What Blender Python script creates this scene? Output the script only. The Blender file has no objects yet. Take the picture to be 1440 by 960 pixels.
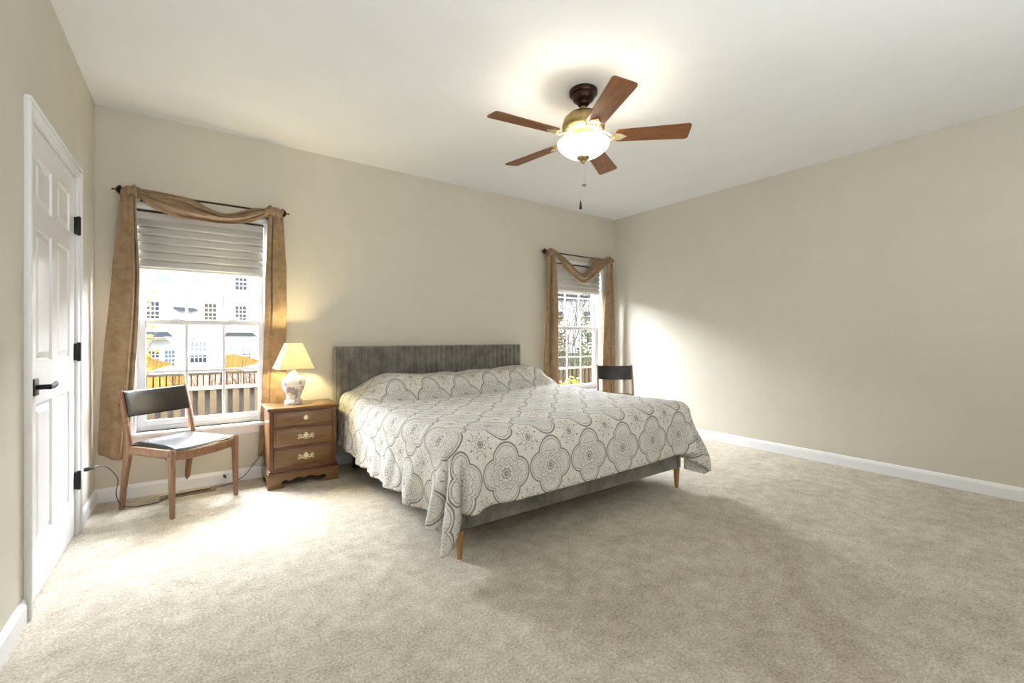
import bpy, bmesh, math, random
from mathutils import Vector, Matrix, noise
random.seed(7)
S = bpy.context.scene
C = S.collection
PI = math.pi
R = math.radians

# ------------------------------------------------------------------ camera, world, lights, exposure
H = 1.14                                    # eye height
XL, YB, XR, ZC, YF = -.56, 4.134, 4.663, 2.735, -1.5
cd = bpy.data.cameras.new('camera'); cam = bpy.data.objects.new('camera', cd); C.objects.link(cam)
cam.location = (0, 0, H); cam.rotation_euler = (PI/2, 0, -R(35.47))
cd.sensor_width = 36; cd.lens = 625/1440*36; cd.shift_y = -6.5/1440
cd.clip_start = .05; cd.clip_end = 400
S.camera = cam
w = bpy.data.worlds.new('world'); S.world = w; w.use_nodes = True
bg = w.node_tree.nodes['Background']; bg.inputs[0].default_value = (.86, .93, 1, 1); bg.inputs[1].default_value = 3.2

def lamp(name, kind, loc, energy, color, rot=(0, 0, 0), **kw):
    l = bpy.data.lights.new(name, kind); l.energy = energy; l.color = color
    for k, v in kw.items(): setattr(l, k, v)
    o = bpy.data.objects.new(name, l); C.objects.link(o); o.location = loc; o.rotation_euler = rot
    return o
def sun(name, azimuth, elev, energy, color, angle):
    """azimuth: where the light comes from, degrees clockwise from +Y"""
    d = Vector((math.sin(R(azimuth))*math.cos(R(elev)), math.cos(R(azimuth))*math.cos(R(elev)), math.sin(R(elev))))
    o = lamp(name, 'SUN', d*50, energy, color, angle=R(angle))
    o.rotation_euler = d.to_track_quat('Z', 'Y').to_euler()
    return o
sun('sun_on_the_houses', 200, 31, 2.6, (1, .93, .8), 1)
lamp('sky_stand_in', 'AREA', (1.5, 7.6, 5.3), 34000, (.88, .93, 1), (-PI/2, 0, 0), shape='RECTANGLE', size=22, size_y=5.4)  # unseen area lamp above the windows, added to stand in for the sky
lamp('room_fill', 'AREA', (1.6, -1.2, 1.9), 7, (1, .86, .62), (R(75), 0, R(-20)), shape='RECTANGLE', size=3.2, size_y=1.2)  # unseen warm fill lamp added behind the camera
lamp('ceiling_fill', 'AREA', (1.1, -.9, 1.0), 74, (.86, .93, 1), (R(180-22), 0, R(-25)), shape='RECTANGLE', size=3.0, size_y=.8)  # unseen uplight added behind the camera to brighten the ceiling
S.view_settings.view_transform = 'Standard'; S.view_settings.look = 'None'
S.view_settings.gamma = 1; S.view_settings.use_curve_mapping = False
S.view_settings.exposure = 0.22

# ------------------------------------------------------------------ materials
class E:
    """tiny expression builder over math nodes"""
    nt = None
    def __init__(s, v): s.v = v
    @staticmethod
    def op(o, *a):
        n = E.nt.nodes.new('ShaderNodeMath'); n.operation = o
        for i, x in enumerate(a):
            x = x.v if isinstance(x, E) else x
            if isinstance(x, (int, float)): n.inputs[i].default_value = x
            else: E.nt.links.new(x, n.inputs[i])
        return E(n.outputs[0])
    def __add__(s, o): return E.op('ADD', s, o)
    __radd__ = __add__
    def __sub__(s, o): return E.op('SUBTRACT', s, o)
    def __rsub__(s, o): return E.op('SUBTRACT', o, s)
    def __mul__(s, o): return E.op('MULTIPLY', s, o)
    __rmul__ = __mul__
    def __truediv__(s, o): return E.op('DIVIDE', s, o)
def mn(a, b): return E.op('MINIMUM', a, b)
def mx(a, b): return E.op('MAXIMUM', a, b)
def ab(a): return E.op('ABSOLUTE', a)
def sq(a): return E.op('SQRT', a)
def sn(a): return E.op('SINE', a)
def hyp(a, b): return sq(a*a+b*b)
def wrap(a, lo, hi): return E.op('WRAP', a, hi, lo)     # value, max, min
def line(d, w, soft=.35):                               # 1 on |d|<w
    return E.op('SUBTRACT', 1, E.op('MULTIPLY', 1, clampe((ab(d)-w*(1-soft))/(w*2*soft))))
def clampe(a): return mn(mx(a, 0), 1)

def mat(name, color=(.8, .8, .8), rough=.6, metal=0, spec=.5, **kw):
    m = bpy.data.materials.new(name); m.use_nodes = True
    b = m.node_tree.nodes['Principled BSDF']
    b.inputs['Base Color'].default_value = (*color, 1); b.inputs['Roughness'].default_value = rough
    b.inputs['Metallic'].default_value = metal; b.inputs['Specular IOR Level'].default_value = spec
    for k, v in kw.items(): b.inputs[k].default_value = v
    return m
def coords(nt, kind='Object', scale=(1, 1, 1)):
    t = nt.nodes.new('ShaderNodeTexCoord'); mp = nt.nodes.new('ShaderNodeMapping'); mp.inputs['Scale'].default_value = scale
    nt.links.new(t.outputs[kind], mp.inputs[0]); return mp.outputs[0]
def noise_tex(nt, vec, scale, detail=4, rough=.55, dist=0):
    n = nt.nodes.new('ShaderNodeTexNoise'); n.inputs['Scale'].default_value = scale; n.inputs['Detail'].default_value = detail
    n.inputs['Roughness'].default_value = rough; n.inputs['Distortion'].default_value = dist
    nt.links.new(vec, n.inputs['Vector']); return n.outputs['Fac']
def ramp(nt, fac, stops):
    r = nt.nodes.new('ShaderNodeValToRGB'); nt.links.new(fac, r.inputs[0]); e = r.color_ramp.elements
    while len(e) < len(stops): e.new(.5)
    for i, (p, c) in enumerate(stops): e[i].position = p; e[i].color = (*c, 1)
    return r.outputs[0]
def bump(m, h, strength=.3, dist=.01):
    nt = m.node_tree; b = nt.nodes.new('ShaderNodeBump'); b.inputs['Strength'].default_value = strength; b.inputs['Distance'].default_value = dist
    nt.links.new(h, b.inputs['Height']); nt.links.new(b.outputs[0], nt.nodes['Principled BSDF'].inputs['Normal'])
def noisy(name, c1, c2, scale, rough=.7, stretch=(1, 1, 1), bs=0, bd=.003, lo=.35, hi=.65, detail=5, dist=0, spec=.5, metal=0, bscale=None, kind='Object'):
    m = mat(name, c1, rough, metal, spec); nt = m.node_tree
    v = coords(nt, kind, stretch); f = noise_tex(nt, v, scale, detail, .6, dist)
    nt.links.new(ramp(nt, f, [(lo, c1), (hi, c2)]), nt.nodes['Principled BSDF'].inputs['Base Color'])
    if bs: bump(m, f if bscale is None else noise_tex(nt, v, bscale, 3), bs, bd)
    return m
M = {}
M['wall'] = noisy('wall_paint', (.60, .56, .47), (.62, .58, .49), 3, .62, bs=.06, bd=.001, bscale=220, spec=.35)
M['ceiling'] = noisy('ceiling_paint', (.83, .83, .82), (.85, .85, .84), 3, .9, bs=.06, bd=.001, bscale=150, spec=.2)
M['white'] = mat('white_trim_paint', (.84, .84, .85), .3)
M['door'] = mat('white_door_paint', (.84, .84, .85), .22)
M['vinyl'] = mat('white_vinyl', (.62, .62, .62), .35)
M['black'] = mat('black_metal', (.012, .011, .011), .35, .6)
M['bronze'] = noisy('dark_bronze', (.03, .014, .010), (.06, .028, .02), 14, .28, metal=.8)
M['brass'] = noisy('antique_brass', (.30, .22, .09), (.42, .32, .14), 30, .3, metal=.9)
M['pewter'] = mat('light_brass', (.75, .66, .42), .3, .9)
M['chrome'] = mat('nickel', (.7, .69, .66), .2, 1)
M['leather'] = mat('black_leatherette', (.014, .011, .008), .27)
M['walnut'] = noisy('warm_teak', (.17, .082, .042), (.30, .165, .092), 9, .35, (14, 14, 1.5), lo=.3, hi=.7, dist=.6)
M['walnut2'] = noisy('leg_wood', (.30, .15, .05), (.42, .23, .09), 9, .35, (14, 14, 1.5), lo=.3, hi=.7)
M['oak'] = noisy('honey_maple', (.12, .052, .015), (.21, .105, .034), 5, .3, (1.5, 5, 12), lo=.3, hi=.72, dist=1.0)
M['oakdark'] = noisy('maple_moulding', (.09, .028, .012), (.14, .05, .02), 8, .3, (2, 6, 10))
M['blade'] = noisy('blade_walnut', (.13, .042, .010), (.27, .105, .030), 5, .42, (1.2, 16, 4), spec=.25, lo=.3, hi=.72, dist=.5)
M['cord'] = mat('black_rubber', (.015, .015, .015), .45)
M['vent'] = mat('beige_register', (.22, .17, .11), .4, .3)
M['dark'] = mat('dark_gap', (.01, .009, .008), .8)
M['velvet'] = noisy('grey_velvet', (.095, .085, .068), (.215, .20, .17), 8, .75, bs=.1, bd=.004, bscale=9, lo=.38, hi=.66)
M['velvet'].node_tree.nodes['Principled BSDF'].inputs['Sheen Weight'].default_value = .5
M['mattress'] = mat('white_mattress', (.75, .75, .76), .8)
M['shade'] = noisy('ivory_shade_fabric', (.66, .63, .575), (.70, .67, .61), 90, .85, (1, 1, 14), bs=.1, bd=.001)
M['suede'] = noisy('tan_suede', (.225, .14, .07), (.335, .225, .13), 16, .85, bs=.25, bd=.002, lo=.36, hi=.66, detail=8)
M['suede'].node_tree.nodes['Principled BSDF'].inputs['Sheen Weight'].default_value = .08

# carpet: cut pile with vacuum marks
m = mat('cut_pile_carpet', (.6, .53, .42), .95, spec=.1); nt = m.node_tree; M['carpet'] = m
v = coords(nt)
f1 = noise_tex(nt, v, 95, 6, .8); f2 = noise_tex(nt, v, 1.6, 3, .5, 2.2); f3 = noise_tex(nt, v, 14, 3, .6)
E.nt = nt
mix = E(f1)*.72 + E(f2)*.16 + E(f3)*.20
nt.links.new(ramp(nt, mix.v, [(.36, (.24, .20, .14)), (.52, (.56, .495, .39)), (.66, (.82, .77, .66))]), nt.nodes['Principled BSDF'].inputs['Base Color'])
hh = E(f1)*.7 + E(f2)*.9 + E(f3)*.45
bump(m, hh.v, .75, .016)

# window glass: a thin clear pane
def glass(name, refl=.04, tint=(1, 1, 1)):
    m = bpy.data.materials.new(name); m.use_nodes = True; nt = m.node_tree; nt.nodes.clear()
    o = nt.nodes.new('ShaderNodeOutputMaterial'); mi = nt.nodes.new('ShaderNodeMixShader'); t = nt.nodes.new('ShaderNodeBsdfTransparent'); g = nt.nodes.new('ShaderNodeBsdfGlossy')
    g.inputs['Roughness'].default_value = .02; t.inputs[0].default_value = (*tint, 1); mi.inputs[0].default_value = refl
    nt.links.new(t.outputs[0], mi.inputs[1]); nt.links.new(g.outputs[0], mi.inputs[2]); nt.links.new(mi.outputs[0], o.inputs[0]); return m
M['glass'] = glass('clear_glass')
# lamp shade: translucent fabric
m = bpy.data.materials.new('cream_shade_fabric'); m.use_nodes = True; nt = m.node_tree; M['lampshade'] = m
b = nt.nodes['Principled BSDF']; b.inputs['Base Color'].default_value = (.86, .80, .64, 1); b.inputs['Roughness'].default_value = .8
tr = nt.nodes.new('ShaderNodeBsdfTranslucent'); tr.inputs[0].default_value = (.95, .88, .66, 1)
mi = nt.nodes.new('ShaderNodeMixShader'); mi.inputs[0].default_value = .5
nt.links.new(b.outputs[0], mi.inputs[1]); nt.links.new(tr.outputs[0], mi.inputs[2]); nt.links.new(mi.outputs[0], nt.nodes['Material Output'].inputs[0])
M['globe'] = mat('lit_alabaster_glass', (.95, .9, .8), .3); b = M['globe'].node_tree.nodes['Principled BSDF']
b.inputs['Emission Color'].default_value = (1, .93, .78, 1); b.inputs['Emission Strength'].default_value = 1.7
# ceramic jar: cream with grey-violet elephants and yellow flowers
m = mat('painted_ceramic', (.9, .86, .75), .15); nt = m.node_tree; M['ceramic'] = m; E.nt = nt
v = coords(nt); sp = nt.nodes.new('ShaderNodeSeparateXYZ'); nt.links.new(v, sp.inputs[0]); Z = E(sp.outputs[2])
na = noise_tex(nt, v, 17, 3, .5, .8); nb = noise_tex(nt, v, 38, 4, .6, .6)
band = clampe(1-ab(Z-.095)/.05)
msk = clampe((E(na)*1.0+band*.13-.555)*25); ln = line(E(nb)-.5, .022)*.8
mk = nt.nodes.new('ShaderNodeMix'); mk.data_type = 'RGBA'; mk.inputs[6].default_value = (.88, .84, .70, 1); mk.inputs[7].default_value = (.46, .38, .40, 1); nt.links.new(msk.v, mk.inputs[0])
mk2 = nt.nodes.new('ShaderNodeMix'); mk2.data_type = 'RGBA'; mk2.inputs[7].default_value = (.20, .15, .10, 1)
nt.links.new(mk.outputs[2], mk2.inputs[6]); nt.links.new((ln*clampe(band*1.5+.12)).v, mk2.inputs[0])
nt.links.new(mk2.outputs[2], nt.nodes['Principled BSDF'].inputs['Base Color'])

# comforter: cream cotton printed with linked medallions (UV in metres)
m = mat('medallion_cotton', (.62, .57, .48), .85, spec=.2); nt = m.node_tree; M['print'] = m; E.nt = nt
t = nt.nodes.new('ShaderNodeTexCoord'); sp = nt.nodes.new('ShaderNodeSeparateXYZ'); nt.links.new(t.outputs['UV'], sp.inputs[0])
U, V = E(sp.outputs[0]), E(sp.outputs[1])
PX, PY = .305, .33
def cell(u0, v0):
    a = wrap(U-u0, -PX/2, PX/2); b = wrap(V-v0, -PY/2, PY/2); return a, b
a, b = cell(0, 0); aa, bb = ab(a), ab(b)
# quatrefoil: union of four discs
dq = mn(hyp(aa-.066, b)-.081, hyp(a, bb-.079)-.080)
ink = line(dq, .0042)                                    # double outline
ink = mx(ink, line(dq+.014, .0022)*.8)
r = hyp(a, b); th = E.op('ARCTAN2', b, a)
ink = mx(ink, line(r-.024-.004*sn(th*8), .0035))
ink = mx(ink, line(r-.009, .004))
ink = mx(ink, line(r-.047-.005*sn(th*12), .0022)*.9)
ink = mx(ink, line(r-.066-.006*sn(th*16), .0018)*.75)
ink = mx(ink, line(r-.082-.005*sn(th*10+1.5), .0022)*.8)
ink = mx(ink, line(sn(th*24), .25)*line(r-.057, .006)*.8)
ink = mx(ink, line(sn(th*20), .3)*line(r-.100, .010)*.6)
# small flower medallions between
a2, b2 = cell(PX/2, PY/2); r2 = hyp(a2, b2); th2 = E.op('ARCTAN2', b2, a2)
s2 = line(r2-.014, .003); s2 = mx(s2, line(r2-.004, .004)); s2 = mx(s2, line(r2-.030-.005*sn(th2*8), .0025)*.8)
s2 = mx(s2, line(r2-.046-.004*sn(th2*8+3.14), .0016)*.7)
s2 = mx(s2, line(r2-.062, .008)*line(sn(th2*4+1.57), .22, .2)*.95)   # dark ticks round it
ink = mx(ink, s2)
fine = noise_tex(nt, t.outputs['UV'], 170, 2, .5); fine2 = noise_tex(nt, t.outputs['UV'], 75, 2, .5)
ink = mx(ink, line(E(fine)-.5, .030)*.34)
ink = mx(ink, line(E(fine2)-.5, .020)*.55)
mk = nt.nodes.new('ShaderNodeMix'); mk.data_type = 'RGBA'; mk.inputs[6].default_value = (.72, .70, .66, 1); mk.inputs[7].default_value = (.07, .064, .062, 1)
inside = clampe(dq*-60); mk0 = nt.nodes.new('ShaderNodeMix'); mk0.data_type = 'RGBA'; mk0.inputs[6].default_value = (.76, .72, .655, 1); mk0.inputs[7].default_value = (.73, .705, .65, 1)
nt.links.new(inside.v, mk0.inputs[0]); nt.links.new(mk0.outputs[2], mk.inputs[6]); nt.links.new((ink*.80).v, mk.inputs[0])
nt.links.new(mk.outputs[2], nt.nodes['Principled BSDF'].inputs['Base Color'])
ob = coords(nt, 'Object', (1, 1, 1)); bump(m, noise_tex(nt, ob, 7, 4, .5, .5), .35, .03)

# outdoors
M['siding'] = mat('white_siding', (.80, .80, .80), .7); nt = M['siding'].node_tree; E.nt = nt
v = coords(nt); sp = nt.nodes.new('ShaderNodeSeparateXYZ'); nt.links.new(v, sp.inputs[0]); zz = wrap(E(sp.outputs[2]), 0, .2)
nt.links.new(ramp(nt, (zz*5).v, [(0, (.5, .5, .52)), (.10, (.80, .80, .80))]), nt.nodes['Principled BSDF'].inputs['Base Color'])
M['roof'] = noisy('slate_shingles', (.035, .045, .07), (.06, .07, .10), 3, .85)
M['roofg'] = noisy('grey_shingles', (.03, .037, .035), (.05, .06, .055), 3, .85)
M['eave'] = mat('cream_eave', (.50, .44, .28), .7)
M['pane'] = mat('dark_blue_pane', (.03, .045, .08), .5, spec=.2)
M['panew'] = mat('brown_pane', (.07, .055, .03), .5, spec=.2)
M['paneb'] = mat('pale_blue_pane', (.08, .17, .26), .15)
M['panes'] = mat('sky_pane', (.25, .30, .35), .15)
M['ofw'] = mat('outside_white', (.8, .8, .8), .6)
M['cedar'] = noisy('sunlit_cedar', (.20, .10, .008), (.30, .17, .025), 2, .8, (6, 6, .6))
M['cedar2'] = noisy('shade_tone_cedar', (.045, .028, .009), (.075, .05, .018), 2, .8, (6, 6, .6))  # dark tone carries the house's shade on the near fence
M['pinkfence'] = noisy('pale_pink_cedar', (.26, .17, .11), (.40, .30, .22), 2, .8, (6, 6, .6))
M['lawn'] = noisy('lawn', (.04, .045, .015), (.08, .07, .03), 3, .95)
M['bark'] = noisy('grey_bark', (.05, .04, .036), (.10, .08, .07), 6, .9)
M['twig'] = mat('brown_twig', (.09, .045, .025), .9)
M['leafg'] = noisy('green_leaves', (.035, .06, .015), (.09, .12, .03), 5, .7)
M['leafy'] = noisy('yellow_leaves', (.25, .22, .01), (.38, .30, .02), 5, .7)
M['leafo'] = noisy('olive_leaves', (.14, .12, .05), (.2, .14, .07), 5, .7)
M['playblue'] = mat('blue_plastic', (.03, .22, .40), .5)
M['playyellow'] = mat('yellow_plastic', (.40, .45, .01), .5)
M['canvas'] = mat('white_canvas', (.78, .78, .76), .7)

# ------------------------------------------------------------------ object helpers
def link(name, me, m, parent=None, smooth=False):
    o = bpy.data.objects.new(name, me); C.objects.link(o)
    if m is not None:
        for x in (m if isinstance(m, (list, tuple)) else [m]): me.materials.append(M[x] if isinstance(x, str) else x)
    if parent: o.parent = parent
    if smooth: me.shade_smooth()
    return o
def obj(name, bm, m, parent=None, smooth=False, angle=None):
    bmesh.ops.recalc_face_normals(bm, faces=bm.faces)
    me = bpy.data.meshes.new(name); bm.to_mesh(me); bm.free()
    o = link(name, me, m, parent, smooth or angle is not None)
    if angle is not None: me.set_sharp_from_angle(angle=R(angle))
    return o
def tag(o, label=None, cat=None, group=None, kind=None):
    if label: o['label'] = label
    if cat: o['category'] = cat
    if group: o['group'] = group
    if kind: o['kind'] = kind
    return o
def thing(name, label, cat, loc=(0, 0, 0), rz=0, group=None):
    o = bpy.data.objects.new(name, None); C.objects.link(o); o.location = loc; o.rotation_euler = (0, 0, rz); o.empty_display_size = .1
    return tag(o, label, cat, group)
def B(): return bmesh.new()
def box(bm, x0, x1, y0, y1, z0, z1, bev=0, seg=2, mtx=None):
    r = bmesh.ops.create_cube(bm, size=1); vs = r['verts']
    for v in vs: v.co = Vector(((x0+x1)/2+v.co.x*(x1-x0), (y0+y1)/2+v.co.y*(y1-y0), (z0+z1)/2+v.co.z*(z1-z0)))
    if bev:
        es = list({e for v in vs for e in v.link_edges})
        rr = bmesh.ops.bevel(bm, geom=es, offset=bev, segments=seg, affect='EDGES', profile=.5, clamp_overlap=True)
        vs = list({v for f in rr['faces'] for v in f.verts} | {v for v in vs if v.is_valid})
    if mtx:
        bmesh.ops.transform(bm, matrix=mtx, verts=vs)
    return vs
def lathe(bm, prof, n=32, c=(0, 0), mtx=None):
    """prof: (r, z) list"""
    rings = []
    for r, z in prof:
        if r < 1e-5: rings.append([bm.verts.new((c[0], c[1], z))])
        else: rings.append([bm.verts.new((c[0]+r*math.cos(2*PI*i/n), c[1]+r*math.sin(2*PI*i/n), z)) for i in range(n)])
    for A, D in zip(rings, rings[1:]):
        for i in range(n):
            j = (i+1) % n
            if len(A) == 1 and len(D) == 1: continue
            if len(A) == 1: bm.faces.new((A[0], D[i], D[j]))
            elif len(D) == 1: bm.faces.new((A[i], A[j], D[0]))
            else: bm.faces.new((A[i], A[j], D[j], D[i]))
    if mtx: bmesh.ops.transform(bm, matrix=mtx, verts=[v for r in rings for v in r])
def sweep(bm, pts, sec, n=8, up=Vector((0, 0, 1)), power=2, cap=True):
    """sweep an ellipse/superellipse with half sizes sec[i]=(a,b) along pts"""
    pts = [Vector(p) for p in pts]; rings = []
    for i, p in enumerate(pts):
        t = (pts[min(i+1, len(pts)-1)]-pts[max(i-1, 0)]).normalized()
        s = t.cross(up)
        if s.length < 1e-3: s = t.cross(Vector((0, 1, 0)))
        s.normalize(); u = s.cross(t).normalized()
        a, b = sec[i] if isinstance(sec, list) else sec
        ring = []
        for k in range(n):
            th = 2*PI*(k+.5)/n; ct, st = math.cos(th), math.sin(th)
            q = 2/power
            ring.append(bm.verts.new(p+s*a*math.copysign(abs(ct)**q, ct)+u*b*math.copysign(abs(st)**q, st)))
        rings.append(ring)
    for A, D in zip(rings, rings[1:]):
        for k in range(n): bm.faces.new((A[k], A[(k+1) % n], D[(k+1) % n], D[k]))
    if cap: bm.faces.new(rings[0]); bm.faces.new(rings[-1])
def smooth_path(pts, k=6):
    """Catmull-Rom"""
    P = [Vector(p) for p in pts]; P = [P[0]*2-P[1]]+P+[P[-1]*2-P[-2]]; out = []
    for i in range(1, len(P)-2):
        for j in range(k):
            t = j/k; a, b, c, d = P[i-1], P[i], P[i+1], P[i+2]
            out.append(.5*((2*b)+(c-a)*t+(2*a-5*b+4*c-d)*t*t+(3*b-a-3*c+d)*t**3))
    out.append(P[-2]); return out
def grid(bm, f, nu, nv, uvf=None):
    vs = [[bm.verts.new(f(i/nu, j/nv)) for j in range(nv+1)] for i in range(nu+1)]
    uvl = bm.loops.layers.uv.verify() if uvf else None
    for i in range(nu):
        for j in range(nv):
            fa = bm.faces.new((vs[i][j], vs[i+1][j], vs[i+1][j+1], vs[i][j+1]))
            if uvf:
                for l, (a, b) in zip(fa.loops, ((i, j), (i+1, j), (i+1, j+1), (i, j+1))): l[uvl].uv = uvf(a/nu, b/nv)
    return vs
def prism(bm, outline, y0, y1, mtx=None):
    """outline in (x, z), extruded along y"""
    a = [bm.verts.new((x, y0, z)) for x, z in outline]; b = [bm.verts.new((x, y1, z)) for x, z in outline]
    bm.faces.new(a); bm.faces.new(b)
    for i in range(len(a)): j = (i+1) % len(a); bm.faces.new((a[i], a[j], b[j], b[i]))
    if mtx: bmesh.ops.transform(bm, matrix=mtx, verts=a+b)
def solid(o, th, off=0):
    m = o.modifiers.new('thickness', 'SOLIDIFY'); m.thickness = th; m.offset = off; return o
def sstep(a, b, x): t = min(1, max(0, (x-a)/(b-a))); return t*t*(3-2*t)
def lerp(a, b, t): return a+(b-a)*t
def interp(tab, x):
    if x <= tab[0][0]: return tab[0][1]
    for (a, p), (b, q) in zip(tab, tab[1:]):
        if x <= b: return lerp(p, q, (x-a)/(b-a))
    return tab[-1][1]

# ------------------------------------------------------------------ room shell
def struct(name, bm, m, **k):
    o = obj(name, bm, m, **k); o['kind'] = 'structure'; return o
WT = .16
bm = B(); box(bm, XL-WT, XR+WT, YF-WT, YB+WT, -.12, 0); struct('floor', bm, 'carpet')
bm = B(); box(bm, XL-WT, XR+WT, YF-WT, YB+WT, ZC, ZC+.15); struct('ceiling', bm, 'ceiling')
bm = B(); box(bm, XR, XR+WT, YF, YB+WT, 0, ZC); struct('wall_right', bm, 'wall')
bm = B(); box(bm, XL-WT, XR+WT, YF-WT, YF, 0, ZC); struct('wall_front', bm, 'wall')
# door opening in the left wall
DY0, DY1, DZ = 2.645, 3.515, 2.045
bm = B(); box(bm, XL-WT, XL, YF, DY0, 0, ZC); box(bm, XL-WT, XL, DY1, YB+WT, 0, ZC); box(bm, XL-WT, XL, DY0, DY1, DZ, ZC); box(bm, XL-WT-.02, XL-WT+.02, DY0, DY1, 0, DZ)
struct('wall_left', bm, 'wall')
WZ0, WZ1 = .455, 2.075
WIN = [(-.362, .492), (3.545, 4.440)]
WIN = [(-.362, .492), (3.560, 4.414)]
bm = B(); xs = [XL, WIN[0][0], WIN[0][1], WIN[1][0], WIN[1][1], XR]
for i in (0, 2, 4): box(bm, xs[i], xs[i+1], YB, YB+WT, 0, ZC)
for i in (1, 3): box(bm, xs[i], xs[i+1], YB, YB+WT, 0, WZ0); box(bm, xs[i], xs[i+1], YB, YB+WT, WZ1, ZC)
struct('wall_back', bm, 'wall')

def baseboard(name, p, q, nrm):
    """profile swept from p to q, nrm = direction into the room"""
    bm = B(); prof = [(0, 0), (.014, 0), (.014, .072), (.011, .080), (.009, .088), (.004, .094), (0, .096)]
    A = [bm.verts.new((p[0]+nrm[0]*a, p[1]+nrm[1]*a, z)) for a, z in prof]; D = [bm.verts.new((q[0]+nrm[0]*a, q[1]+nrm[1]*a, z)) for a, z in prof]
    bm.faces.new(A); bm.faces.new(D)
    for i in range(len(prof)): j = (i+1) % len(prof); bm.faces.new((A[i], A[j], D[j], D[i]))
    struct(name, bm, 'white')
CW = .062     # casing width
baseboard('baseboard_back', (XL, YB), (XR, YB), (0, -1))
baseboard('baseboard_right', (XR, YF), (XR, YB-.014), (-1, 0))
baseboard('baseboard_left', (XL, DY1+CW+.012), (XL, YB-.014), (1, 0))
baseboard('baseboard_front', (XL, YF), (XR, YF), (0, 1))
baseboard('baseboard_side', (XL, YF), (XL, DY0-CW-.012), (1, 0))

# ------------------------------------------------------------------ door_1
door = bpy.data.objects.new('door_1', None); C.objects.link(door); door['kind'] = 'structure'
def casing_leg(bm, y0, y1, z0, z1, horiz=False):
    # flat back band with a raised outer edge
    box(bm, XL, XL+.014, y0, y1, z0, z1, .003)
bm = B()
y0, y1 = DY0-.006, DY1+.006
for (a, b_) in ((y0-CW+.002, y0), (y1, y1+CW-.002)): box(bm, XL-.001, XL+.014, a, b_, .001, DZ+.008, .003)
box(bm, XL-.001, XL+.0145, y0-CW+.002, y1+CW-.002, DZ+.006, DZ+.004+CW, .003)
for (a, b_) in ((y0-CW, y0-CW+.018), (y1+CW-.018, y1+CW)): box(bm, XL, XL+.024, a, b_, 0, DZ+.006+CW-.018, .004)
box(bm, XL, XL+.0245, y0-CW, y1+CW, DZ+.006+CW-.018, DZ+.006+CW, .004)
box(bm, XL, XL+.019, y0-CW+.02, y1+CW-.02, DZ+.022, DZ+.030, .003)
obj('casing', bm, 'white', door, angle=40)
bm = B(); box(bm, XL-.12, XL, DY0, DY0+.003, 0, DZ); box(bm, XL-.12, XL, DY1-.003, DY1, 0, DZ); box(bm, XL-.12, XL, DY0, DY1, DZ-.003, DZ)
box(bm, XL-.05, XL-.04, DY0, DY0+.012, 0, DZ); box(bm, XL-.05, XL-.04, DY1-.012, DY1, 0, DZ)
obj('door_jamb', bm, 'white', door)
# slab with six raised panels
bm = B(); ya, yb, za, zb = DY0+.005, DY1-.007, .012, DZ-.005; xf = XL-.002
box(bm, xf-.034, xf-.010, ya, yb, za, zb)
W_ = yb-ya; st = .115; mid = .10; pw = (W_-2*st-mid)/2
cols = [(ya+st, ya+st+pw), (ya+st+pw+mid, yb-st)]
rows = [(.235, .845), (1.03, 1.615), (1.715, 1.925)]
box(bm, xf-.0105, xf, ya, ya+st, za, zb, .0015, 1); box(bm, xf-.0105, xf, yb-st, yb, za, zb, .0015, 1)
for (z0, z1) in ((za, rows[0][0]), (rows[0][1], rows[1][0]), (rows[1][1], rows[2][0]), (rows[2][1], zb)): box(bm, xf-.0105, xf-.0001, ya+st, yb-st, z0, z1)
for (z0, z1) in rows: box(bm, xf-.0105, xf-.0001, cols[0][1], cols[1][0], z0, z1)
def raised(a, b_, z0, z1):
    lv = [(0, 0), (.006, -.0095), (.016, -.0095), (.040, -.002), (.044, -.0015)]
    loops = [[bm.verts.new((xf+d, y, z)) for y, z in ((a+i, z0+i), (b_-i, z0+i), (b_-i, z1-i), (a+i, z1-i))] for i, d in lv]
    for A, D in zip(loops, loops[1:]):
        for k in range(4): bm.faces.new((A[k], A[(k+1) % 4], D[(k+1) % 4], D[k]))
    bm.faces.new(loops[-1])
for a, b_ in cols:
    for z0, z1 in rows: raised(a, b_, z0, z1)
obj('door_slab', bm, 'door', door)
for z in (.32, 1.055, 1.775):
    bm = B(); box(bm, XL-.004, XL+.0175, DY1-.014, DY1+.020, z-.048, z+.048, .002)
    lathe(bm, [(0, z-.056), (.009, z-.052), (.009, z+.052), (0, z+.056)], 10, (XL+.017, DY1-.002))
    obj('hinge', bm, 'black', door, angle=40)
bm = B(); hz, hy_ = .925, ya+.07
box(bm, xf, xf+.012, hy_-.034, hy_+.034, hz-.036, hz+.036, .003)
lathe(bm, [(0, 0), (.011, 0), (.011, .045), (0, .045)], 14, mtx=Matrix.Translation((xf+.01, hy_, hz)) @ Matrix.Rotation(PI/2, 4, 'Y'))
sweep(bm, smooth_path([(xf+.052, hy_-.012, hz), (xf+.054, hy_+.02, hz), (xf+.052, hy_+.08, hz+.002), (xf+.047, hy_+.13, hz+.004)], 4), (.008, .011), 10, power=3)
obj('door_handle', bm, 'black', door, angle=40)

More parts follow.
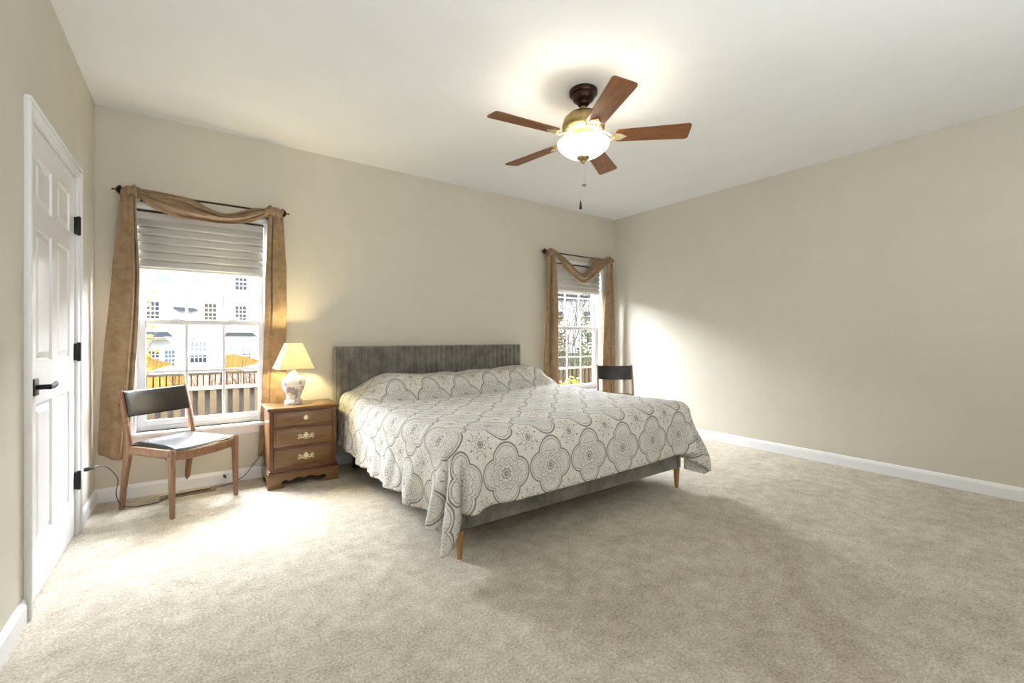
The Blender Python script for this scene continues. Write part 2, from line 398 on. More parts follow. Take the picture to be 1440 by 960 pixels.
# ------------------------------------------------------------------ windows
def window(idx, x0, x1):
    root = bpy.data.objects.new('window_%d' % idx, None); C.objects.link(root); root['kind'] = 'structure'
    cw = .058; Yg = YB+.085
    # thin painted casing around three sides
    bm = B()
    for a, b_ in ((x0-.002, x0+.016), (x1-.016, x1+.002)): box(bm, a, b_, YB-.004, YB+.06, WZ0, WZ1)
    box(bm, x0+.016, x1-.016, YB-.004, YB+.06, WZ1-.016, WZ1+.002)
    obj('jamb_liner', bm, 'white', root)
    bm = B()
    for a, b_ in ((x0-.022, x0), (x1, x1+.022)): box(bm, a, b_, YB-.012, YB, WZ0, WZ1+.022, .003)
    box(bm, x0, x1, YB-.012, YB, WZ1, WZ1+.022, .003)
    obj('window_casing', bm, 'white', root)
    bm = B(); box(bm, x0-.045, x1+.045, YB-.055, YB+.06, WZ0-.024, WZ0+.0, .006); obj('window_sill', bm, 'white', root, angle=40)
    bm = B(); box(bm, x0-.02, x1+.02, YB-.014, YB, WZ0-.085, WZ0-.024, .003); obj('window_apron', bm, 'white', root)
    # vinyl frame
    bm = B(); f = .03
    for a, b_ in ((x0+.012, x0+f), (x1-f, x1-.012)): box(bm, a, b_, YB+.055, YB+.15, WZ0, WZ1)
    box(bm, x0+f, x1-f, YB+.055, YB+.15, WZ1-f, WZ1); box(bm, x0+f, x1-f, YB+.055, YB+.15, WZ0, WZ0+f)
    obj('window_frame', bm, 'vinyl', root)
    def sash(y, z0, z1, nr, top):
        bm = B(); a, b_ = x0+f+.002, x1-f-.002; s = .036
        box(bm, a, a+s, y, y+.03, z0, z1, .003); box(bm, b_-s, b_, y, y+.03, z0, z1, .003)
        box(bm, a+s, b_-s, y, y+.03, z0, z0+s+.006, .003); box(bm, a+s, b_-s, y, y+.03, z1-s, z1, .003)
        obj('sash', bm, 'vinyl', root, angle=40)
        gx0, gx1, gz0, gz1 = a+s, b_-s, z0+s+.006, z1-s
        bm = B()
        for k in (1, 2): x = lerp(gx0, gx1, k/3); box(bm, x-.009, x+.009, y+.010, y+.022, gz0, gz1, .002)
        for k in range(1, nr): z = lerp(gz0, gz1, k/nr); box(bm, gx0, gx1, y+.011, y+.021, z-.009, z+.009, .002)
        obj('muntin', bm, 'vinyl', root)
        bm = B(); box(bm, gx0-.002, gx1+.002, y+.0145, y+.0165, gz0-.002, gz1+.002); obj('window_pane', bm, 'glass', root)
    zm = 1.270
    sash(YB+.062, WZ0+f, zm, 2, False)
    sash(YB+.104, zm-.036, WZ1-f, 2, True)
    for t_ in (.27, .73):
        bm = B(); x = lerp(x0+f, x1-f, t_)
        box(bm, x-.03, x+.03, YB+.066, YB+.090, zm, zm+.010, .003)
        sweep(bm, [(x-.02, YB+.070, zm+.014), (x+.005, YB+.062, zm+.017), (x+.03, YB+.056, zm+.016)], (.006, .004), 8)
        obj('sash_lock', bm, 'vinyl', root, angle=40)
window(1, *WIN[0]); window(2, *WIN[1])

# pleated fabric window shades
def fold_shade(x0, x1, zb, n, label):
    t = thing('roman_blind', label, 'window blind', ((x0+x1)/2, YB+.03, zb), group=None)
    hw = (x1-x0)/2; ztop = WZ1-.018-zb
    bm = B(); box(bm, -hw, hw, -.014, .022, ztop-.012, ztop-.0005, .002); obj('head_shadow_strip', bm, 'bronze', t)  # dark bar stands for the shadow line inside the casing head
    bm = B(); box(bm, -hw+.003, hw-.003, -.006, .004, ztop-.075, ztop-.012, .002); obj('valance', bm, 'shade', t)
    bm = B(); prof = []; h = (ztop-.06)/n
    for k in range(n):
        z0 = ztop-.06-h*k
        for a, b_ in ((.0, .0), (.12, -.010), (.40, -.016), (.72, -.026), (.92, -.036), (.98, -.034), (1.0, -.026), (1.02, -.004)): prof.append((b_, z0-h*a*.985))
    prof.append((.0, 0)); 
    prof = [(y, max(z, .0)) for y, z in prof]
    fr = [[bm.verts.new((x, y, z)) for y, z in prof] for x in (-hw+.004, hw-.004)]
    for i in range(len(prof)-1): bm.faces.new((fr[0][i], fr[1][i], fr[1][i+1], fr[0][i+1]))
    o = obj('pleated_fabric', bm, 'shade', t, angle=50); solid(o, .003)
    bm = B(); box(bm, -hw+.003, hw-.003, -.022, .006, -.016, .004, .004); obj('bottom_rail', bm, 'shade', t, angle=40)
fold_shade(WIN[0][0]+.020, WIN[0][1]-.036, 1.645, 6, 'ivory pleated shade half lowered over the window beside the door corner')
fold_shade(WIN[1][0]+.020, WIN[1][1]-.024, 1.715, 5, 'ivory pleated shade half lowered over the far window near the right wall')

# ------------------------------------------------------------------ curtain rods and scarves
ZR = 2.150; YRD = YB-.085
def rod(x0, x1, label):
    t = thing('curtain_rod', label, 'curtain rod', ((x0+x1)/2, YRD, ZR)); hw = (x1-x0)/2
    bm = B(); sweep(bm, [(-hw+.05, 0, 0), (hw-.05, 0, 0)], (.0075, .0075), 12); obj('pole', bm, 'bronze', t, True)
    for s in (-1, 1):
        bm = B(); prof = [(0, 0), (.006, .001), (.007, .006), (.004, .010), (.005, .020), (.016, .026), (.030, .036), (.034, .046), (.026, .052), (.010, .056), (.009, .062), (0, .062)]
        lathe(bm, prof, 8, mtx=Matrix.Translation((s*hw, 0, 0)) @ Matrix.Rotation(-s*PI/2, 4, 'Y'))
        obj('finial', bm, 'bronze', t, angle=35)
        bm = B(); x = s*(hw-.155)
        box(bm, x-.010, x+.010, YB-YRD-.006, YB-YRD, -.04, .02, .002); sweep(bm, [(x, YB-YRD-.004, -.012), (x, .0, -.014)], (.004, .005), 8)
        sweep(bm, [(x, -.010, .004), (x, -.008, -.012), (x, .004, -.014), (x, .012, -.006)], (.004, .003), 8)
        obj('bracket', bm, 'bronze', t, angle=40)
rod(-.466, .632, 'dark bronze curtain rod over the window beside the lamp nightstand')
rod(3.312, 4.558, 'dark bronze curtain rod over the far window by the right wall')

def knot(x0, x1, seed, parent):
    """fabric wrapped round the rod"""
    rnd = random.Random(seed); ph = rnd.random()*6; bm = B(); xc, hw = (x0+x1)/2, (x1-x0)/2
    def f(u, v):
        th = 2*PI*v; x = xc+hw*(2*u-1)
        env = math.sqrt(max(0.0, 1-abs(2*u-1)**3)); r = .014+.026*env+.006*math.sin(8*u+ph+th)+.005*math.sin(19*u-th*2)
        return Vector((x+.010*math.sin(th), YRD+r*math.cos(th)*1.1-.004, ZR-.008+r*math.sin(th)*1.15))
    grid(bm, f, 22, 24); bmesh.ops.remove_doubles(bm, verts=bm.verts, dist=1e-5)
    return obj('knot', bm, 'suede', parent, True)
def tail(lf, rt, z0, z1, seed, parent, folds, drop, back=0):
    """lf/rt: tables (z, x) of the left and right edges; folds: list of (centre u, width, depth)"""
    bm = B()
    def f(u, v):
        zz = lerp(z0, z1, v); a, b_ = interp(lf, zz), interp(rt, zz)
        gather = 1-sstep(0, .25, v)
        y = YRD-.028+.012*math.sin(2*PI*u*1.0+seed)*(.4+v)
        for c, w_, d in folds:
            y += d*math.exp(-((u-c)/w_)**2)*(1-.35*v)
        y += gather*.006*math.sin(u*14+seed)+.010*(1-sstep(.0, .06, v))
        y += .05*sstep(0, .12, v)*0-.012*(1-sstep(0, .1, v))
        if back: y = lerp(y, YB-.034+.3*(y-YRD+.028), back*sstep(.36, .52, v))
        hem = drop*(u-.5)*sstep(.6, 1, v)+.006*math.sin(6*u+seed)*sstep(.8, 1, v)
        return Vector((lerp(a, b_, u)+.004*math.sin(zz*5+seed), min(y, YB-.025), zz+hem))
    grid(bm, f, 44, 60)
    o = obj('scarf_tail', bm, 'suede', parent, True); solid(o, .004); return o
def swag(top, bot, parent, belly, seed):
    """top / bottom edge curves as (x, z)"""
    T_ = smooth_path([(x, 0, z) for x, z in top], 8); D_ = smooth_path([(x, 0, z) for x, z in bot], 8)
    n = 48
    def at(P, u): k = u*(len(P)-1); i = min(int(k), len(P)-2); return P[i].lerp(P[i+1], k-i)
    bm = B()
    def f(u, v):
        a, b_ = at(T_, u), at(D_, u); p = a.lerp(b_, v); e = math.sin(PI*min(1, max(0, u)))
        y = YRD-.012-belly*(.25+.75*e)*math.sin(PI*(.15+.8*v))
        y += .020*e*math.sin(v*14+4.5*u+seed)+.008*math.sin(v*27-5*u)
        return Vector((p.x, y, p.z))
    grid(bm, f, n, 30)
    # back layer, closing the tube of cloth
    o = obj('swag', bm, 'suede', parent, True); solid(o, .005); return o
# left window
s1 = thing('window_scarf', 'tan suede scarf valance swagged over the window behind the left chair', 'curtain', (0, 0, 0))
tail([(.28, -.520), (.34, -.535), (.62, -.520), (1.1, -.500), (1.6, -.462), (1.95, -.425), (2.13, -.412)], [(.28, -.398), (.6, -.362), (.9, -.338), (1.1, -.331), (1.6, -.318), (2.05, -.330), (2.13, -.335)], 2.125, .318, 1.0, s1, [(.86, .035, .022), (.78, .03, -.01)], .045*-1)
tail([(.18, .412), (.6, .435), (1.1, .447), (1.7, .462), (2.05, .474), (2.13, .478)], [(.18, .600), (.63, .617), (1.1, .611), (1.7, .610), (2.1, .580), (2.13, .575)], 2.115, .19, 2.6, s1, [(.28, .03, .024), (.36, .03, -.012)], .03, 1)
knot(-.420, -.315, 1, s1); knot(.44, .585, 5, s1)
swag([(-.335, 2.172), (-.20, 2.168), (-.02, 2.150), (.08, 2.10), (.17, 2.072), (.26, 2.095), (.38, 2.150), (.50, 2.165)],
     [(-.325, 2.120), (-.24, 2.052), (-.10, 2.005), (.04, 1.998), (.16, 1.995), (.28, 2.010), (.38, 2.050), (.47, 2.120)], s1, .055, .5)
s2 = thing('window_scarf', 'tan suede scarf valance swagged over the far window by the chair in the corner', 'curtain', (0, 0, 0))
tail([(.4, 3.325), (.56, 3.330), (1.1, 3.345), (1.6, 3.365), (2.0, 3.385), (2.13, 3.392)], [(.4, 3.575), (.55, 3.570), (1.1, 3.555), (1.6, 3.545), (2.0, 3.530), (2.13, 3.505)], 2.12, .42, .7, s2, [(.42, .07, .055), (.55, .05, -.012)], .03)
tail([(.3, 4.325), (.9, 4.327), (1.3, 4.34), (1.7, 4.375), (2.0, 4.398), (2.12, 4.41)], [(.3, 4.560), (.9, 4.555), (1.4, 4.548), (1.8, 4.535), (2.0, 4.520), (2.12, 4.505)], 2.11, .32, 2.0, s2, [(.62, .07, .055), (.45, .05, -.01)], .03)
knot(3.38, 3.53, 9, s2); knot(4.37, 4.51, 13, s2)
swag([(3.50, 2.160), (3.60, 2.125), (3.72, 2.045), (3.86, 1.935), (3.97, 1.945), (4.08, 2.06), (4.18, 2.150), (4.40, 2.155)],
     [(3.52, 2.165), (3.60, 2.03), (3.72, 1.92), (3.86, 1.83), (4.00, 1.815), (4.15, 1.885), (4.28, 1.985), (4.40, 2.08)], s2, .06, 2.2)

# ------------------------------------------------------------------ bed
BX0, BX1, BY0 = 1.090, 3.000, 2.000
XC = (BX0+BX1)/2
bed = thing('bed', 'low grey velvet platform bed with a channel-tufted headboard against the back wall', 'bed', (XC, BY0+1.0, 0))
off = Vector((-XC, -(BY0+1.0), 0))
def bobj(name, bm, m, **k):
    bmesh.ops.transform(bm, matrix=Matrix.Translation(off), verts=bm.verts); return obj(name, bm, m, bed, **k)
bm = B(); hx0, hx1, hz0, hz1, ny = .990, 2.983, .30, 1.057, 36
def hb(u, v):
    # v wraps front (0..), over the top, down the back
    x = lerp(hx0, hx1, u); rib = abs(math.sin(PI*u*ny))**.5 if 0 < u < 1 else 0
    jog = .003*math.sin(u*37+v*5)+.002*math.sin(u*90)
    ed = min(1, min(u, 1-u)*90)
    if v < .8: t_ = v/.8; z = lerp(hz0, hz1-.02, t_); y = YB-.108-.026*rib*ed+jog*.5
    elif v < .9: a = (v-.8)/.1*PI/2; z = hz1-.02+.02*math.sin(a)-.006*(1-rib); y = YB-.108-(.026*rib*ed)*math.cos(a)+.01*(1-math.cos(a))
    else: y = lerp(YB-.098, YB-.022, (v-.9)/.1); z = hz1-.003*(1-rib)
    return Vector((x, y, z))
grid(bm, hb, 36*8, 20)
o = bobj('headboard', bm, 'velvet', smooth=True)
bm = B(); box(bm, hx0+.001, hx1-.001, YB-.116, YB-.018, hz0, hz1-.004, .006); bobj('headboard_frame', bm, 'velvet')
for s in (-1, 1):
    bm = B(); x = XC+s*(BX1-BX0)/2; box(bm, min(x, x-s*.05), max(x, x-s*.05), BY0+.0, YB-.12, .150, .285, .010); bobj('side_rail', bm, 'velvet', angle=40)
bm = B(); box(bm, BX0+.05, BX1-.05, BY0, BY0+.05, .150, .285, .008); bobj('foot_rail', bm, 'velvet', angle=40)
bm = B(); box(bm, BX0+.05, BX1-.05, BY0+.05, YB-.12, .215, .255); bobj('slat_base', bm, 'dark')
for x, y in ((BX0+.018, BY0+.02), (BX1-.03, BY0+.02)):
    bm = B(); lathe(bm, [(0, 0), (.013, 0), (.014, .01), (.024, .150), (0, .150)], 20, (x, y)); bobj('leg', bm, 'walnut2', angle=40)
for x in (BX0+.055, BX1-.055):
    bm = B(); box(bm, x-.025, x+.025, YB-.20, YB-.15, 0, .150, .003); bobj('leg', bm, 'black')
bm = B(); box(bm, XC-.02, XC+.02, 3.0, 3.04, 0, .215); bobj('support_leg', bm, 'black')
bm = B(); box(bm, BX0+.03, BX1-.03, BY0+.03, YB-.13, .256, .585, .05, 4); tag(obj('mattress', bm, 'mattress', smooth=True), 'thick mattress lying on the grey bed under the printed comforter', 'mattress')

# comforter
CL, CR, CF, CH = 1.030, 3.060, 1.945, 4.000        # fold lines at left, right, foot and its head end
SL, SR, SF = .405, .42, .325                        # how far it hangs
def ztop(x, y):
    z = .628+.012*math.sin(x*2.2+1)+.008*math.sin(y*3.1+x)
    # two pillows under the cloth
    py = sstep(3.40, 3.60, y)*(1-.10*sstep(3.88, 4.0, y)); px = sstep(1.00, 1.40, x)*(1-sstep(2.84, 3.10, x))
    sag = 1-.17*math.exp(-((x-2.10)/.10)**2)
    z += .172*py*px*sag*(.92+.08*math.sin((y-3.5)*6))
    z += .010*math.sin(x*9+y*2)*py*px
    # puckers of quilting
    z += .0045*noise.noise(Vector((x*5, y*5, 0)))+.004*noise.noise(Vector((x*13, y*11, 3)))
    return z
RAD = .075
def prof(a):
    """out, down for arc length a past the fold line - quarter round then hanging"""
    if a <= 0: return a, 0
    L = RAD*PI/2
    if a < L: th = a/RAD; return RAD*math.sin(th), RAD*(1-math.cos(th))
    return RAD+.06*(a-L), RAD+(a-L)*.996
def comf(u, v):
    # rest coordinates
    s = lerp(CL-SL, CR+SR, u); t_ = lerp(CF-SF, CH, v)
    a = max(CL+RAD-s, s-(CR-RAD)); left = s < (CL+CR)/2; b_ = CF+RAD-t_
    ex, ey = (CL+RAD if left else CR-RAD), CF+RAD
    sx = -1 if left else 1
    cxp = min(max(s, CL+RAD), CR-RAD); cyp = max(t_, ey)
    z0 = ztop(cxp, cyp); wob = noise.noise(Vector((s*3.2, t_*3.2, 5)))
    if a > 0 and b_ > 0:      # corner
        rho = math.hypot(a, b_); phi = math.atan2(b_, a)
        if rho > .54: rho = .54+(rho-.54)*.45
        o_, d = prof(rho); env = sstep(.08, .5, rho)
        o_ += env*.078*math.cos(phi*8.0)+env*.03*math.sin(2*phi)+env*.020*math.sin(phi*14+rho*6)*math.sin(2*phi)
        o_ = max(o_, .012)
        return Vector((ex+sx*o_*math.cos(phi), ey-o_*math.sin(phi), z0-d))
    if a > 0:
        o_, d = prof(a); dist = t_-ey; env = sstep(.08, .5, a); far = 1-math.exp(-dist/.15)
        o_ += env*.078*math.exp(-dist/.36)*math.cos(dist*2*PI/.38)
        o_ += far*env*(.011*math.sin(t_*2*PI/.31+1.0+a*3)+.006*math.sin(t_*2*PI/.13+s*9)+.016*wob)
        return Vector((ex+sx*o_, cyp, z0-d))
    if b_ > 0:
        o_, d = prof(b_); dl = min(s-(CL+RAD), (CR-RAD)-s); env = sstep(.08, .5, b_); far = 1-math.exp(-dl/.13)
        o_ += env*.078*math.exp(-dl/.12)*math.cos(dl*2*PI/.36)
        o_ += far*env*(.005*math.sin(s*11)+.007*wob)
        return Vector((cxp, ey-o_, z0-d))
    return Vector((cxp, cyp, z0))
bm = B(); NU, NV = 250, 230
grid(bm, comf, NU, NV, lambda u, v: (lerp(CL-SL, CR+SR, u)-1.335, lerp(CF-SF, CH, v)-CF+.175))
o = obj('comforter', bm, 'print', smooth=True); tag(o, 'cream comforter printed with grey medallions draped over the bed and pillows', 'comforter')
solid(o, .014, 1)

# ------------------------------------------------------------------ nightstand
NX0, NX1, NY0, NY1 = .450, .925, 3.745, 4.065
ns = thing('nightstand', 'honey maple three-drawer nightstand between the window and the bed', 'nightstand', ((NX0+NX1)/2, (NY0+NY1)/2, 0))
no = Vector((-(NX0+NX1)/2, -(NY0+NY1)/2, 0))
def nobj(name, bm, m, parent=None, **k):
    bmesh.ops.transform(bm, matrix=Matrix.Translation(no), verts=bm.verts); return obj(name, bm, m, parent or ns, **k)
bm = B(); box(bm, NX0, NX0+.018, NY0, NY1, .075, .585); box(bm, NX1-.018, NX1, NY0, NY1, .075, .585); box(bm, NX0, NX1, NY1-.01, NY1, .075, .585); box(bm, NX0, NX1, NY0+.012, NY1, .10, .12)
box(bm, NX0+.018, NX1-.018, NY0+.014, NY0+.025, .12, .585)
nobj('carcass', bm, 'oak')
bm = B(); box(bm, NX0, NX0+.024, NY0-.002, NY0+.016, .135, .585, .002); box(bm, NX1-.024, NX1, NY0-.002, NY0+.016, .135, .585, .002)
for z in (.578, .452, .296, .140): box(bm, NX0+.02, NX1-.02, NY0-.001, NY0+.014, z-.010, z+.007, .002)
nobj('face_frame', bm, 'oakdark')
bm = B(); box(bm, NX0-.020, NX1+.020, NY0-.026, NY1+.006, .588, .606, .007, 3); nobj('top', bm, 'oak', angle=40)
bm = B(); box(bm, NX0-.010, NX1+.010, NY0-.014, NY1, .577, .588, .004); nobj('top_moulding', bm, 'oakdark', angle=40)
# base with scalloped apron and bracket feet
bm = B(); x0, x1 = NX0-.014, NX1+.014
def scallop(x0, x1, z1, foot):
    c = (x0+x1)/2; hw = (x1-x0)/2; pts = [(x0, z1), (x0, 0), (x0+foot, 0)]
    half = [(foot+.012, .012), (foot+.010, .026), (foot-.012, .034), (foot-.004, .052), (foot+.020, .058), (foot+.045, .046), (foot+.060, .052), (foot+.085, .062), (hw-.03, .066), (hw-.01, .058)]
    P = smooth_path([(a, 0, b_) for a, b_ in [(foot, 0.0)]+half+[(hw, .055)]], 4)
    L = [(x0+p.x, p.z) for p in P[1:]]; Rr = [(x1-(a-x0), b_) for a, b_ in reversed(L[:-1])]
    return pts+L+Rr+[(x1-foot, 0), (x1, 0), (x1, z1)]
out = scallop(x0, x1, .105, .105)
prism(bm, out, NY0-.016, NY0+.004)
for xs_ in (x0+.001, x1-.019): prism(bm, [(NY0+.004, .105), (NY0+.004, 0), (NY0+.075, 0), (NY0+.085, .03), (NY0+.10, .05), (NY1-.10, .05), (NY1-.085, .03), (NY1-.075, 0), (NY1, 0), (NY1, .105)], xs_, xs_+.018, mtx=Matrix(((0, 1, 0, 0), (1, 0, 0, 0), (0, 0, 1, 0), (0, 0, 0, 1))))
nobj('bracket_base', bm, 'oak')
bm = B(); box(bm, x0-.001, x1+.001, NY0-.018, NY1, .105, .118, .004); box(bm, x0+.005, x1-.005, NY0-.010, NY1, .118, .133, .005); nobj('base_moulding', bm, 'oakdark', angle=40)
for z0, z1, kind in ((.462, .566, 'knob'), (.306, .440, 'pull'), (.150, .284, 'pull')):
    bm = B(); a, b_ = NX0+.028, NX1-.028
    box(bm, a, b_, NY0-.004, NY0+.012, z0, z1, .001)
    box(bm, a+.012, b_-.012, NY0-.010, NY0, z0+.010, z1-.010, .004)
    dr = nobj('drawer', bm, 'oak', angle=40)
    cx, cz = (NX0+NX1)/2+.012, (z0+z1)/2+.002; yf = NY0-.010
    bm = B()
    if kind == 'knob':
        lathe(bm, [(0, 0), (.017, 0), (.017, .002), (.008, .004), (.006, .012), (.013, .018), (.013, .023), (.006, .027), (0, .0275)], 18, mtx=Matrix.Translation((cx, yf, cz)) @ Matrix.Rotation(PI/2, 4, 'X'))
        nobj('knob', bm, 'pewter', dr, angle=40)
    else:
        # pierced plate: scrolls left and right around a crest, with a drop bail
        sc = .9
        crest = [(-.020, .0), (-.026, .010), (-.014, .014), (-.012, .024), (0, .034), (.012, .024), (.014, .014), (.026, .010), (.020, 0), (.010, -.010), (0, -.020), (-.010, -.010)]
        prism(bm, [(cx+x*sc, cz+z*sc) for x, z in crest], yf-.003, yf)
        for s in (-1, 1):
            pts = [(s*.014, -.004), (s*.028, -.012), (s*.042, -.010), (s*.054, -.002), (s*.060, .008), (s*.052, .016), (s*.042, .012), (s*.044, .004)]
            sweep(bm, [(cx+p.x*sc, yf-.003, cz+p.z*sc) for p in smooth_path([(x, 0, z) for x, z in pts], 4)], (.0035, .0025), 6, up=Vector((0, 1, 0)))
            pts = [(s*.040, -.006), (s*.050, -.016), (s*.060, -.018), (s*.064, -.010)]
            sweep(bm, [(cx+p.x*sc, yf-.003, cz+p.z*sc) for p in smooth_path([(x, 0, z) for x, z in pts], 4)], (.003, .0025), 6, up=Vector((0, 1, 0)))
            lathe(bm, [(0, 0), (.005, 0), (.005, .010), (0, .012)], 10, mtx=Matrix.Translation((cx+s*.036*sc, yf, cz+.004)) @ Matrix.Rotation(PI/2, 4, 'X'))
        bp = smooth_path([(-.036, 0, .004), (-.032, -.010, -.010), (-.014, -.013, -.018), (0, -.013, -.020), (.014, -.013, -.018), (.032, -.010, -.010), (.036, 0, .004)], 5)
        sweep(bm, [(cx+p.x*sc, yf-.008+p.y*.5, cz+p.z*sc) for p in bp], (.0024, .0024), 8)
        nobj('handle', bm, 'pewter', dr, angle=50)

# ------------------------------------------------------------------ table lamp
LX, LY, LZ = .640, 3.915, .607
tl = thing('table_lamp', 'lit table lamp with painted elephant jar base on the nightstand', 'lamp', (LX, LY, LZ))
bm = B(); lathe(bm, [(0, 0), (.064, 0), (.066, .004), (.065, .024), (.060, .030), (.050, .035), (0, .035)], 40); obj('foot', bm, 'ceramic', tl, angle=40)
bm = B(); jar = smooth_path([(.046, 0, .034), (.050, 0, .050), (.060, 0, .080), (.076, 0, .120), (.086, 0, .155), (.085, 0, .185), (.068, 0, .212), (.042, 0, .226), (.038, 0, .228), (.040, 0, .236), (.026, 0, .246), (.014, 0, .256), (.012, 0, .264), (.0, 0, .266)], 5)
lathe(bm, [(max(p.x, 0), p.z) for p in jar], 40); obj('jar_body', bm, 'ceramic', tl, True)
bm = B(); sweep(bm, [(0, 0, .262), (0, 0, .318)], (.011, .011), 12, up=Vector((0, 1, 0))); obj('lamp_socket', bm, 'brass', tl)
bm = B(); lathe(bm, [(.006, .31), (.014, .325), (.028, .352), (.029, .37), (.02, .392), (0, .40)], 20); M['bulb'] = mat('lit_bulb', (1, .9, .7)); bb_ = M['bulb'].node_tree.nodes['Principled BSDF']; bb_.inputs['Emission Color'].default_value = (1, .74, .40, 1); bb_.inputs['Emission Strength'].default_value = 12
obj('bulb', bm, 'bulb', tl, True)
bm = B(); zb_, zt_, rb, rt_ = .283, .480, .132, .058
lo = [(-rb, -rb), (rb, -rb), (rb, rb), (-rb, rb)]; hi = [(x*rt_/rb, y*rt_/rb) for x, y in lo]
def corner_cut(P, c):
    o_ = []
    for i in range(4):
        p = Vector((*P[i], 0)); a = Vector((*P[i-1], 0)); b_ = Vector((*P[(i+1) % 4], 0)); o_ += [p+(a-p).normalized()*c, p+(b_-p).normalized()*c]
    return o_
A = [bm.verts.new((p.x, p.y, zb_)) for p in corner_cut(lo, .010)]; D = [bm.verts.new((p.x, p.y, zt_)) for p in corner_cut(hi, .006)]
for i in range(8): bm.faces.new((A[i], A[(i+1) % 8], D[(i+1) % 8], D[i]))
o = obj('lamp_shade', bm, 'lampshade', tl); solid(o, .0015)
for ring, z, c in ((lo, zb_, .010), (hi, zt_, .006)):
    bm = B(); P = [Vector((p.x, p.y, z)) for p in corner_cut(ring, c)]; sweep(bm, P+[P[0], P[1]], (.0022, .0022), 6, cap=False)
    obj('shade_trim', bm, 'lampshade', tl)
bm = B()
for a in range(3): sweep(bm, [(0, 0, zt_-.012), (rt_*.95*math.cos(a*2.09), rt_*.95*math.sin(a*2.09), zt_-.004)], (.0012, .0012), 6)
obj('shade_spider', bm, 'brass', tl)
l = lamp('table_lamp_light', 'POINT', (LX, LY, LZ+.375), 60, (1, .83, .40), shadow_soft_size=.035)

